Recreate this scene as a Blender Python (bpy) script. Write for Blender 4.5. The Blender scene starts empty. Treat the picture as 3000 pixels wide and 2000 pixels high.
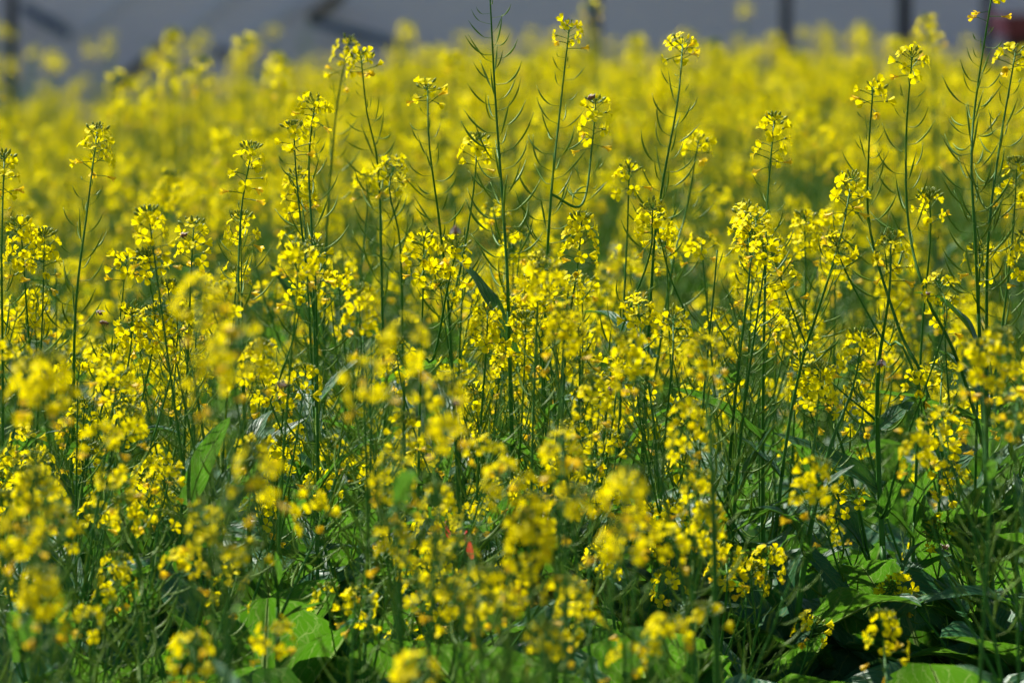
import bpy, math, random
import numpy as np
from mathutils import Vector, Matrix

# ------------------------------------------------------------------ camera
sc = bpy.context.scene
C = sc.collection
CAM_H, PITCH, LENS, FOCUS = 1.15, math.radians(3.33), 200.0, 8.3
PXR = 3000.0 / (36.0 / LENS)
cam_d = bpy.data.cameras.new('camera')
cam = bpy.data.objects.new('camera', cam_d)
C.objects.link(cam)
cam.location = (0, 0, CAM_H)
cam.rotation_euler = (math.radians(90) - PITCH, 0, 0)
cam_d.lens = LENS
cam_d.sensor_width = 36.0
cam_d.clip_start = 0.1
cam_d.clip_end = 2000.0
cam_d.dof.use_dof = True
cam_d.dof.focus_distance = FOCUS
cam_d.dof.aperture_fstop = 5.2
sc.camera = cam

# ------------------------------------------------------------------ light
SUN_EL, SUN_AZ = math.radians(50), math.radians(-38)   # azimuth from +Y, negative = towards -X
world = bpy.data.worlds.new('World')
sc.world = world
world.use_nodes = True
wn, wl = world.node_tree.nodes, world.node_tree.links
bg = wn['Background']
sky = wn.new('ShaderNodeTexSky')
sky.sky_type = 'NISHITA'
sky.sun_disc = False
sky.sun_elevation = SUN_EL
sky.sun_rotation = SUN_AZ
wl.new(sky.outputs[0], bg.inputs[0])
bg.inputs[1].default_value = 0.062
sun_d = bpy.data.lights.new('sun', 'SUN')
sun_d.energy = 4.8
sun_d.angle = math.radians(0.5)
sun_d.color = (1.0, 0.955, 0.88)
sun = bpy.data.objects.new('sun', sun_d)
C.objects.link(sun)
sdir = Vector((math.sin(SUN_AZ) * math.cos(SUN_EL), math.cos(SUN_AZ) * math.cos(SUN_EL), math.sin(SUN_EL)))
sun.rotation_euler = sdir.to_track_quat('Z', 'Y').to_euler()
sun.location = (-8, 10, 14)
vs = sc.view_settings
vs.view_transform = 'Standard'
vs.look = 'None'
vs.gamma = 1.0
vs.use_curve_mapping = False
vs.exposure = 1.27
sc.cycles.max_bounces = 6
sc.cycles.transparent_max_bounces = 4
sc.cycles.transmission_bounces = 6
sc.cycles.diffuse_bounces = 3
sc.cycles.caustics_reflective = False
sc.cycles.caustics_refractive = False
sc.cycles.use_light_tree = False
sc.cycles.adaptive_threshold = 0.02


def at(px, py, D):
    """world point on the vertical plane y = D that the photo shows at (px, py) of 3000 x 2000"""
    u, v = (px - 1500) / PXR, (1000 - py) / PXR
    d = Vector((u, math.cos(PITCH) + v * math.sin(PITCH), -math.sin(PITCH) + v * math.cos(PITCH)))
    return Vector((0, 0, CAM_H)) + d * (D / d.y)


# ------------------------------------------------------------------ materials
def new_mat(name):
    m = bpy.data.materials.new(name)
    m.use_nodes = True
    n = m.node_tree.nodes
    return m, n, m.node_tree.links, n['Principled BSDF'], n['Material Output']


def thin_mat(name, c1, c2, tr1, tr2, rough, spec, fac, noise_scale=60.0, bump=0.0, coat=0.0):
    """thin living tissue: reflects c1..c2, lets tr1..tr2 through"""
    m, n, l, p, out = new_mat(name)
    oi = n.new('ShaderNodeObjectInfo')
    tc = n.new('ShaderNodeTexCoord')
    if noise_scale < 100:
        nz = n.new('ShaderNodeTexNoise')
        nz.inputs['Scale'].default_value = noise_scale
        nz.inputs['Detail'].default_value = 2
    else:      # tiny pieces: one tone per patch is enough
        nz = n.new('ShaderNodeTexWhiteNoise')
        q = n.new('ShaderNodeVectorMath'); q.operation = 'SNAP'; q.inputs[1].default_value = (.004, .004, .004)
        l.new(tc.outputs['Object'], q.inputs[0]); l.new(q.outputs[0], nz.inputs['Vector'])
    if noise_scale < 100: l.new(tc.outputs['Object'], nz.inputs['Vector'])
    add = n.new('ShaderNodeMath'); add.operation = 'MULTIPLY_ADD'
    add.inputs[1].default_value = 0.55
    l.new(nz.outputs[0], add.inputs[0])
    mul = n.new('ShaderNodeMath'); mul.operation = 'MULTIPLY'; mul.inputs[1].default_value = 0.55
    l.new(oi.outputs['Random'], mul.inputs[0])
    l.new(mul.outputs[0], add.inputs[2])
    mx = n.new('ShaderNodeMixRGB'); mx.inputs[1].default_value = (*c1, 1); mx.inputs[2].default_value = (*c2, 1)
    l.new(add.outputs[0], mx.inputs[0])
    mt = n.new('ShaderNodeMixRGB'); mt.inputs[1].default_value = (*tr1, 1); mt.inputs[2].default_value = (*tr2, 1)
    l.new(add.outputs[0], mt.inputs[0])
    l.new(mx.outputs[0], p.inputs['Base Color'])
    p.inputs['Roughness'].default_value = rough
    p.inputs['Specular IOR Level'].default_value = spec
    p.inputs['Coat Weight'].default_value = coat
    p.inputs['Coat Roughness'].default_value = 0.3
    t = n.new('ShaderNodeBsdfTranslucent')
    l.new(mt.outputs[0], t.inputs[0])
    ms = n.new('ShaderNodeMixShader')
    ms.inputs[0].default_value = fac
    l.new(p.outputs[0], ms.inputs[1]); l.new(t.outputs[0], ms.inputs[2])
    l.new(ms.outputs[0], out.inputs[0])
    if bump:
        b = n.new('ShaderNodeBump'); b.inputs['Strength'].default_value = bump; b.inputs['Distance'].default_value = 0.002
        l.new(nz.outputs[0], b.inputs['Height']); l.new(b.outputs[0], p.inputs['Normal'])
    return m, n, l, p, t, mx, mt, add


M = {}
M['petal'] = thin_mat('petal', (0.77, 0.64, 0.001), (0.83, 0.73, 0.003), (0.82, 0.68, 0.0005), (0.87, 0.765, 0.002), 0.6, 0.04, 0.42, 300)[0]
M['wilt'] = thin_mat('wilted_petal', (0.80, 0.53, 0.006), (0.82, 0.62, 0.010), (0.85, 0.54, 0.005), (0.86, 0.63, 0.008), 0.55, 0.25, 0.42, 300)[0]
M['bud'] = thin_mat('bud', (0.15, 0.22, 0.014), (0.27, 0.32, 0.02), (0.25, 0.32, 0.01), (0.4, 0.42, 0.01), 0.5, 0.25, 0.25, 200)[0]
M['stem'] = thin_mat('stem', (0.026, 0.13, 0.014), (0.060, 0.19, 0.020), (0.08, 0.24, 0.01), (0.14, 0.30, 0.01), 0.5, 0.13, 0.16, 40)[0]
M['pod'] = thin_mat('pod', (0.075, 0.18, 0.013), (0.15, 0.26, 0.020), (0.22, 0.36, 0.01), (0.32, 0.42, 0.01), 0.5, 0.14, 0.24, 40)[0]


def leaf_material(name, c1, c2, tr1, tr2, fac, vein, rough=0.46):
    m, n, l, p, t, mx, mt, add = thin_mat(name, c1, c2, tr1, tr2, rough, 0.22, fac, 14)
    uv = n.new('ShaderNodeUVMap'); uv.uv_map = 'uv'
    sep = n.new('ShaderNodeSeparateXYZ'); l.new(uv.outputs[0], sep.inputs[0])

    def mth(op, a, b=None):
        k = n.new('ShaderNodeMath'); k.operation = op
        for i, q in enumerate((a, b)):
            if q is None: continue
            if isinstance(q, (int, float)): k.inputs[i].default_value = q
            else: l.new(q, k.inputs[i])
        return k.outputs[0]
    au = mth('ABSOLUTE', sep.outputs[0])
    nz = n.new('ShaderNodeTexNoise'); nz.inputs['Scale'].default_value = 5; l.new(uv.outputs[0], nz.inputs['Vector'])
    wob = mth('MULTIPLY', mth('SUBTRACT', nz.outputs[0], 0.5), 1.2)
    ph = mth('ADD', mth('SUBTRACT', mth('MULTIPLY', sep.outputs[1], 8.0), mth('MULTIPLY', au, 2.6)), wob)
    tri = mth('ABSOLUTE', mth('SUBTRACT', mth('FRACT', ph), 0.5))
    side = mth('LESS_THAN', tri, 0.035)
    mid = mth('LESS_THAN', au, 0.045)
    nz2 = n.new('ShaderNodeTexVoronoi'); nz2.feature = 'DISTANCE_TO_EDGE'; nz2.inputs['Scale'].default_value = 9
    l.new(uv.outputs[0], nz2.inputs['Vector'])
    net = mth('MULTIPLY', mth('LESS_THAN', nz2.outputs[0], 0.03), 0.35)
    v = mth('MAXIMUM', mth('MAXIMUM', mid, mth('MULTIPLY', side, 0.75)), net)
    m1 = n.new('ShaderNodeMixRGB'); l.new(v, m1.inputs[0]); l.new(mx.outputs[0], m1.inputs[1]); m1.inputs[2].default_value = (*vein, 1)
    m2 = n.new('ShaderNodeMixRGB'); l.new(v, m2.inputs[0]); l.new(mt.outputs[0], m2.inputs[1]); m2.inputs[2].default_value = (*[min(1, q * 1.5) for q in vein], 1)
    l.new(m1.outputs[0], p.inputs['Base Color']); l.new(m2.outputs[0], t.inputs[0])
    sm = mth('SMOOTH_MIN', mth('MULTIPLY', tri, 2.0), mth('MULTIPLY', au, 3.0))
    b = n.new('ShaderNodeBump'); b.inputs['Strength'].default_value = 0.5; b.inputs['Distance'].default_value = 0.006
    l.new(sm, b.inputs['Height']); l.new(b.outputs[0], p.inputs['Normal'])
    return m


M['leaf'] = leaf_material('leaf', (0.014, 0.100, 0.032), (0.034, 0.145, 0.052), (0.045, 0.165, 0.004), (0.085, 0.22, 0.008), 0.42, (0.13, 0.20, 0.05))
M['old_leaf'] = leaf_material('yellowing_leaf', (0.10, 0.13, 0.03), (0.18, 0.13, 0.03), (0.25, 0.3, 0.01), (0.35, 0.22, 0.02), 0.4, (0.3, 0.26, 0.08))


def plain(name, col, rough=0.6, metal=0.0, noise=None, bump=0.0):
    m, n, l, p, out = new_mat(name)
    p.inputs['Base Color'].default_value = (*col, 1)
    p.inputs['Roughness'].default_value = rough
    p.inputs['Metallic'].default_value = metal
    if noise:
        tc = n.new('ShaderNodeTexCoord'); nz = n.new('ShaderNodeTexNoise')
        nz.inputs['Scale'].default_value = noise[0]; nz.inputs['Detail'].default_value = 6
        l.new(tc.outputs['Object'], nz.inputs['Vector'])
        mx = n.new('ShaderNodeMixRGB'); mx.inputs[1].default_value = (*col, 1); mx.inputs[2].default_value = (*noise[1], 1)
        l.new(nz.outputs[0], mx.inputs[0]); l.new(mx.outputs[0], p.inputs['Base Color'])
        if bump:
            b = n.new('ShaderNodeBump'); b.inputs['Strength'].default_value = bump; b.inputs['Distance'].default_value = 0.03
            l.new(nz.outputs[0], b.inputs['Height']); l.new(b.outputs[0], p.inputs['Normal'])
    return m


M['soil'] = plain('soil', (0.035, 0.026, 0.018), 0.95, 0, (9, (0.085, 0.062, 0.042)), 0.8)
M['wall'] = plain('wall_render', (0.66, 0.59, 0.585), 0.85, 0, (1.3, (0.71, 0.64, 0.635)), 0.1)
M['band'] = plain('wall_band', (0.63, 0.60, 0.62), 0.85, 0, (2, (0.67, 0.64, 0.66)), 0.1)
M['post'] = plain('post_steel', (0.012, 0.014, 0.02), 0.5, 0.3, (6, (0.02, 0.023, 0.03)))
M['timber'] = plain('brace_timber', (0.10, 0.075, 0.035), 0.8, 0, (12, (0.13, 0.095, 0.05)))
M['blue'] = plain('brace_blue', (0.045, 0.085, 0.14), 0.6, 0.1, (6, (0.06, 0.10, 0.16)))
M['carpaint'] = plain('red_paint', (0.17, 0.022, 0.05), 0.4, 0.0, (8, (0.15, 0.02, 0.04)))
M['black'] = plain('black_rubber', (0.012, 0.012, 0.014), 0.7, 0.0, (10, (0.02, 0.02, 0.02)))
M['rim'] = plain('wheel_steel', (0.25, 0.25, 0.26), 0.4, 0.6)
M['ribbon'] = thin_mat('red_ribbon', (0.65, 0.045, 0.03), (0.75, 0.08, 0.05), (0.8, 0.06, 0.03), (0.85, 0.1, 0.05), 0.4, 0.5, 0.35, 40)[0]
M['bee_dark'] = plain('bee_dark', (0.018, 0.010, 0.006), 0.5, 0, (600, (0.05, 0.026, 0.012)))
M['bee_amber'] = plain('bee_amber', (0.36, 0.15, 0.03), 0.6, 0, (600, (0.22, 0.09, 0.02)))
M['bee_wing'] = thin_mat('bee_wing', (0.35, 0.3, 0.25), (0.4, 0.36, 0.3), (0.5, 0.45, 0.38), (0.5, 0.45, 0.4), 0.25, 0.6, 0.5, 300)[0]
PLANT_MATS = [M['petal'], M['wilt'], M['bud'], M['stem'], M['pod'], M['leaf'], M['old_leaf']]


# ------------------------------------------------------------------ mesh building
def cross(a, b):
    return a[..., [1, 2, 0]] * b[..., [2, 0, 1]] - a[..., [2, 0, 1]] * b[..., [1, 2, 0]]


class MB:
    def __init__(s):
        s.v, s.l, s.t, s.m, s.uv, s.n = [], [], [], [], [], 0

    def add(s, V, loops, totals, mats, uv=None):
        s.v.append(np.asarray(V, float)); s.l.append(np.asarray(loops, np.int64) + s.n); s.t.append(np.asarray(totals, np.int64))
        s.m.append(np.asarray(mats, np.int64)); s.uv.append(np.zeros((len(loops), 2)) if uv is None else uv)
        s.n += len(V)

    def tmpl(s):
        return (np.vstack(s.v), np.concatenate(s.l), np.concatenate(s.t), np.concatenate(s.m), np.vstack(s.uv))

    def put(s, T, mat4):
        V = T[0] @ np.array(mat4.to_3x3()).T + np.array(mat4.translation)
        s.add(V, T[1], T[2], T[3], T[4])

    def grid(s, P, mat, closed=False, uvs=None):
        """P: rows x cols x 3"""
        r, c = P.shape[:2]
        idx = np.arange(r * c).reshape(r, c)
        if closed:
            idx = np.hstack([idx, idx[:, :1]])
        q = np.stack([idx[:-1, :-1], idx[:-1, 1:], idx[1:, 1:], idx[1:, :-1]], -1).reshape(-1, 4)
        uv = None
        if uvs is not None:
            uv = uvs.reshape(-1, 2)[q.ravel()]
        s.add(P.reshape(-1, 3), q.ravel(), np.full(len(q), 4), np.full(len(q), mat), uv)

    def tube(s, pts, rad, mat, sides=6, cap=True):
        pts = np.asarray(pts, float)
        n = len(pts)
        tg = np.empty_like(pts)
        tg[1:-1] = pts[2:] - pts[:-2]; tg[0] = pts[1] - pts[0]; tg[-1] = pts[-1] - pts[-2]
        tg /= np.linalg.norm(tg, axis=1)[:, None] + 1e-12
        ref = np.array((0.31, 0.95, 0.1)) if abs(tg[0][1]) < 0.9 else np.array((1.0, 0.1, 0))
        N = cross(tg, ref); N /= np.linalg.norm(N, axis=1)[:, None] + 1e-12
        B = cross(tg, N)
        a = np.arange(sides) * 2 * math.pi / sides
        rad = np.broadcast_to(np.asarray(rad, float), (n,))
        P = pts[:, None, :] + rad[:, None, None] * (np.cos(a)[None, :, None] * N[:, None, :] + np.sin(a)[None, :, None] * B[:, None, :])
        base = s.n
        s.grid(P, mat, closed=True)
        if cap:
            s.l.append(np.arange(sides)[::-1] + base); s.t.append(np.array([sides])); s.m.append(np.array([mat])); s.uv.append(np.zeros((sides, 2)))
            s.l.append(np.arange(sides) + base + (n - 1) * sides); s.t.append(np.array([sides])); s.m.append(np.array([mat])); s.uv.append(np.zeros((sides, 2)))

    def box(s, lo, hi, mat):
        x0, y0, z0 = lo; x1, y1, z1 = hi
        V = [(x0, y0, z0), (x1, y0, z0), (x1, y1, z0), (x0, y1, z0), (x0, y0, z1), (x1, y0, z1), (x1, y1, z1), (x0, y1, z1)]
        F = [(3, 2, 1, 0), (4, 5, 6, 7), (0, 1, 5, 4), (1, 2, 6, 5), (2, 3, 7, 6), (3, 0, 4, 7)]
        s.add(V, np.array(F).ravel(), np.full(6, 4), np.full(6, mat))

    def mesh(s, name, mats, smooth=True):
        V, L, T, Mi, UV = s.tmpl()
        me = bpy.data.meshes.new(name)
        me.vertices.add(len(V)); me.vertices.foreach_set('co', V.astype(np.float32).ravel())
        me.loops.add(len(L)); me.loops.foreach_set('vertex_index', L.astype(np.int32))
        me.polygons.add(len(T))
        st = np.zeros(len(T), np.int32); st[1:] = np.cumsum(T)[:-1]
        me.polygons.foreach_set('loop_start', st)
        used = np.unique(Mi)
        remap = np.zeros(max(len(mats), 1), np.int32); remap[used] = np.arange(len(used))
        for k in used: me.materials.append(mats[k])
        me.polygons.foreach_set('material_index', remap[Mi].astype(np.int32))
        me.polygons.foreach_set('use_smooth', np.full(len(T), smooth))
        if np.any(UV):
            u = me.uv_layers.new(name='uv'); u.data.foreach_set('uv', UV.astype(np.float32).ravel())
        me.update(calc_edges=True)
        return me


def link(name, data, parent=None, mat=None):
    o = bpy.data.objects.new(name, data)
    C.objects.link(o)
    if parent is not None: o.parent = parent
    if mat is not None: o.matrix_local = mat
    return o


def tag(o, label=None, cat=None, group=None, kind=None):
    if label: o['label'] = label
    if cat: o['category'] = cat
    if group: o['group'] = group
    if kind: o['kind'] = kind
    return o


# ------------------------------------------------------------------ templates (metres)
rng = random.Random(4711)
mm = 0.001
FS = 1.30   # flower size


def petal_rows(rz, w, az, twist=0.0, cup=0.25, notch=0.0):
    """rz: list of (r,z) along the petal's middle, w: half widths"""
    P = np.zeros((len(rz), 3, 3))
    ca, sa = math.cos(az), math.sin(az)
    for i, ((r, z), h) in enumerate(zip(rz, w)):
        for j, q in enumerate((-1, 0, 1)):
            rr = r - (notch if j == 1 and i == len(rz) - 1 else 0)
            y = q * h
            zz = z + (cup * h if q else 0) + twist * q * h * i / len(rz)
            P[i, j] = (rr * ca - y * sa, rr * sa + y * ca, zz)
    return P * mm




def make_flower(kind, r):
    b = MB()
    a0 = r.random() * 6.28
    for k in range(4):
        az = a0 + k * math.pi / 2 + r.uniform(-.22, .22)
        sz = r.uniform(0.9, 1.12)
        if kind == 'open':
            d = r.uniform(-1.2, 1.2)
            rz = [(0.5, 0.5), (1.1, 3.4), (3.2, 4.9 + d * .2), (6.0 * sz, 5.4 + d * .6), (8.6 * sz, 4.9 + d)]
            w = [0.5, 0.8, 2.3 * sz, 3.6 * sz, 2.0 * sz]
            P = petal_rows(rz, w, az, r.uniform(-.3, .3), r.uniform(.05, .35), 0.3)
            m = 0
        elif kind == 'half':
            d = r.uniform(-.8, .8)
            rz = [(0.5, 0.5), (1.0, 3.4), (2.3 + d * .3, 5.8), (4.0 + d, 8.0), (5.4 + d * 1.5, 9.6)]
            w = [0.5, 0.8, 2.0 * sz, 3.0 * sz, 1.9 * sz]
            P = petal_rows(rz, w, az, r.uniform(-.4, .4), r.uniform(.2, .5), 0.2)
            m = 0
        else:
            d = r.uniform(-.6, .9)
            rz = [(0.5, 0.3), (1.0, 3.6), (1.6 + d * .4, 6.6), (2.6 + d, 9.2), (3.8 + d * 1.6, 10.8 - abs(d))]
            w = [0.5, 0.9, 1.5 * sz, 2.2 * sz, 1.5 * sz]
            P = petal_rows(rz, w, az, r.uniform(-.9, .9), r.uniform(-.2, .6), 0.0)
            m = 1
        b.grid(P, m)
    b.tube(np.array([(0, 0, -0.4), (0, 0, 1.6), (0, 0, 3.4)]) * mm, np.array([0.6, 1.35, 0.9]) * mm, 2 if kind != 'wilt' else 1, 5)
    for k in range(3):
        a = a0 + .6 + k * 2.1
        tip = np.array((math.cos(a) * 1.5, math.sin(a) * 1.5, 7.2))
        b.tube(np.array([(0, 0, 3), tip * (1, 1, .9), tip]) * mm, np.array([.25, .28, .5]) * mm, 2 if k else 1, 3, cap=False)
    return b.tmpl()


_b = MB(); _b.tube([(0, 0, 0), (.04, .02, .5), (0, 0, 1.0)], [.034, .028, .034], 3, 3, cap=False)
PEDICEL = _b.tmpl()
FLOWERS = {'open': [make_flower('open', rng) for _ in range(6)], 'half': [make_flower('half', rng) for _ in range(4)],
           'wilt': [make_flower('wilt', rng) for _ in range(4)]}


def ellipsoid(b, c, axis, L, R, mat, sides=6):
    axis = np.array(axis) / np.linalg.norm(axis)
    t = np.array((0, .25, .55, .85, 1.0))
    b.tube(np.array(c)[None] + axis[None] * (t[:, None] * L), R * np.array((.45, .95, 1, .6, .15)), mat, sides, cap=True)


def make_buds(r, n):
    b = MB()
    for i in range(n):
        f = (i + .5) / n
        a = i * 2.39996
        th = 0.12 + 1.15 * math.sqrt(f)
        pl = (3.5 + 8.5 * f) * mm
        d = np.array((math.sin(th) * math.cos(a), math.sin(th) * math.sin(a), math.cos(th)))
        o = np.array((0, 0, -6 * mm * f))
        p = o + d * pl
        b.tube([o, o + d * pl * .6 - (0, 0, .0006), p], [.4 * mm, .4 * mm, .45 * mm], 3, 3, cap=False)
        ax = d * .75 + np.array((0, 0, .55)) + np.array([r.uniform(-.2, .2) for _ in range(3)])
        sz = .55 + .6 * f
        ellipsoid(b, p, ax, 6.0 * mm * sz, 1.5 * mm * sz, 2 if r.random() > .12 or f < .6 else 0, 5)
    return b.tmpl()


BUDS = [make_buds(rng, n) for n in (16, 20, 24, 13)]
BUDS_SMALL = [make_buds(rng, n) for n in (7, 9)]


def make_pod(r, size):
    """x = outward, z = along the stalk, origin on the stalk"""
    b = MB()
    pl = r.uniform(14, 21) * mm
    sl = math.radians(r.uniform(2, 28))
    L = size * r.uniform(.85, 1.15)
    e0 = sl + math.radians(r.uniform(8, 25)); e1 = math.radians(r.uniform(60, 86))
    side = r.uniform(-.25, .25)
    pts = [np.array((0, 0, 0.)), np.array((math.cos(sl), 0, math.sin(sl) - .05)) * pl * .5, np.array((math.cos(sl), 0, math.sin(sl))) * pl]
    rad = [.5, .45, .55]
    n = 6
    for i in range(n):
        f = (i + 1) / n
        e = e0 + (e1 - e0) * min(1, f * 1.15) ** .8
        pts.append(pts[-1] + np.array((math.cos(e), side * f, math.sin(e))) * L / n)
        rad.append([1.15, 1.4, 1.35, 1.1, .55, .32][i])
    k = 1.0 if size > .03 else .8
    b.tube(pts, np.array(rad) * mm * k, 4, 4)
    return b.tmpl()


PODS_L = [make_pod(rng, .046) for _ in range(7)]
PODS_S = [make_pod(rng, .026) for _ in range(6)]
PODS_T = [make_pod(rng, .012) for _ in range(3)]


def make_leaf(r, kind, mat=5):
    """leaf along +x from its petiole, up +z; unit length 1"""
    n, cc = 19, 7
    P = np.zeros((n, cc, 3)); U = np.zeros((n, cc, 2))
    ph = [r.uniform(0, 6.28) for _ in range(4)]
    droop = {'broad': r.uniform(.7, 1.5), 'lance': r.uniform(.2, 1.5), 'round': r.uniform(.2, .6), 'flat': .25}[kind]
    ang = r.uniform(.15, .45) if kind != 'flat' else .08
    x = z = 0.0
    for i in range(n):
        t = i / (n - 1)
        if kind == 'broad':
            w = .012 + .0 * t if t < .22 else .27 * math.sin(math.pi * min(1, ((t - .22) / .78)) ** .75) ** .7
            if t < .26: w = max(w, .014)
        elif kind == 'flat':
            w = max(.016, 0 if t < .3 else .40 * math.sin(math.pi * ((t - .3) / .7) ** .7) ** .5)
        elif kind == 'round':
            w = .014 if t < .25 else .36 * math.sin(math.pi * ((t - .25) / .75) ** .8) ** .55
            w = max(w, .014)
        else:
            w = .105 * math.sin(math.pi * (.10 + .9 * t) ** .8) ** .9 + .004
            if t < .08: w += .05 * (1 - t / .08)
        tooth = (1 + (.07 if i % 2 else -.05) * (kind != 'lance')) if 0 < i < n - 1 else 1
        e = ang - droop * t ** 1.5
        if i: x += math.cos(e) / (n - 1); z += math.sin(e) / (n - 1)
        for j in range(cc):
            q = (j / (cc - 1)) * 2 - 1
            ww = w * (tooth if abs(q) == 1 else 1)
            fold = (.32 if kind != 'flat' else .10) * abs(q) * w
            ruff = (.10 * w * q * q) * math.sin(t * 17 + ph[0] + (q > 0) * 2) + .05 * w * math.sin(9 * t + 4 * q + ph[1])
            nx, nz = -math.sin(e), math.cos(e)
            h = fold + ruff
            P[i, j] = (x + nx * h, q * ww * .95 + .03 * math.sin(3 * t + ph[2]) * t, z + nz * h)
            U[i, j] = (q, t)
    b = MB()
    b.grid(P, mat, uvs=U)
    mid = P[:, cc // 2] + np.array((0, 0, -.004))
    b.tube(mid, np.linspace(.012, .003, n) * (.75 if kind != 'lance' else .6), 4, 4)
    return b.tmpl()


LEAF = {'broad': [make_leaf(rng, 'broad') for _ in range(7)], 'round': [make_leaf(rng, 'round') for _ in range(4)],
        'lance': [make_leaf(rng, 'lance') for _ in range(6)], 'old': [make_leaf(rng, 'broad', 6) for _ in range(2)]}
_cache = {}


def shared(T, name):
    k = id(T)
    if k not in _cache:
        b = MB(); b.add(*T)
        _cache[k] = b.mesh(name, PLANT_MATS)
    return _cache[k]


# ------------------------------------------------------------------ plants
def spline(pts, n):
    """Catmull-Rom through pts, n samples, even arc length"""
    P = np.asarray(pts, float)
    E = np.vstack([2 * P[0] - P[1], P, 2 * P[-1] - P[-2]])
    t = np.linspace(0, 1, 12, endpoint=False)[None, :, None]
    a, b_, c, d = (E[k:k + len(P) - 1][:, None, :] for k in range(4))
    out = (.5 * ((2 * b_) + (c - a) * t + (2 * a - 5 * b_ + 4 * c - d) * t * t + (3 * b_ - a - 3 * c + d) * t ** 3)).reshape(-1, 3)
    out = np.vstack([out, P[-1:]])
    s = np.concatenate([[0], np.cumsum(np.linalg.norm(np.diff(out, axis=0), axis=1))])
    q = np.linspace(0, s[-1], n)
    return np.stack([np.interp(q, s, out[:, k]) for k in range(3)], 1), s[-1]


def frame_at(curve, length, s):
    """point and tangent at arc distance s back from the tip (curve runs base -> tip)"""
    f = max(0.0, min(1.0, 1 - s / length)) * (len(curve) - 1)
    i = min(int(f), len(curve) - 2); t = f - i
    p = curve[i] * (1 - t) + curve[i + 1] * t
    tg = curve[i + 1] - curve[i]
    return Vector(p), Vector(tg).normalized()


def z_mat(pos, axis, spin, scale=1.0):
    q = Vector(axis).to_track_quat('Z', 'Y').to_matrix().to_4x4()
    return Matrix.Translation(pos) @ q @ Matrix.Rotation(spin, 4, 'Z') @ Matrix.Scale(scale, 4)


STYLES = {  # flowers, flower zone, wilted, pod zone, pod spacing, big pods, buds
    'dome': (17, .054, 2, .19, .0088, True, 'big'),
    'dome2': (12, .048, 3, .25, .0085, True, 'big'),
    'tuft': (8, .020, 2, .34, .0092, True, 'small'),
    'few': (3, .018, 3, .46, .0078, True, 'small'),
    'pods': (0, 0, 0, .60, .0078, True, None),
    'buds': (4, .018, 0, .0, .01, False, 'big'),
    'young': (8, .03, 1, .03, .012, False, 'big'),
}


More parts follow.
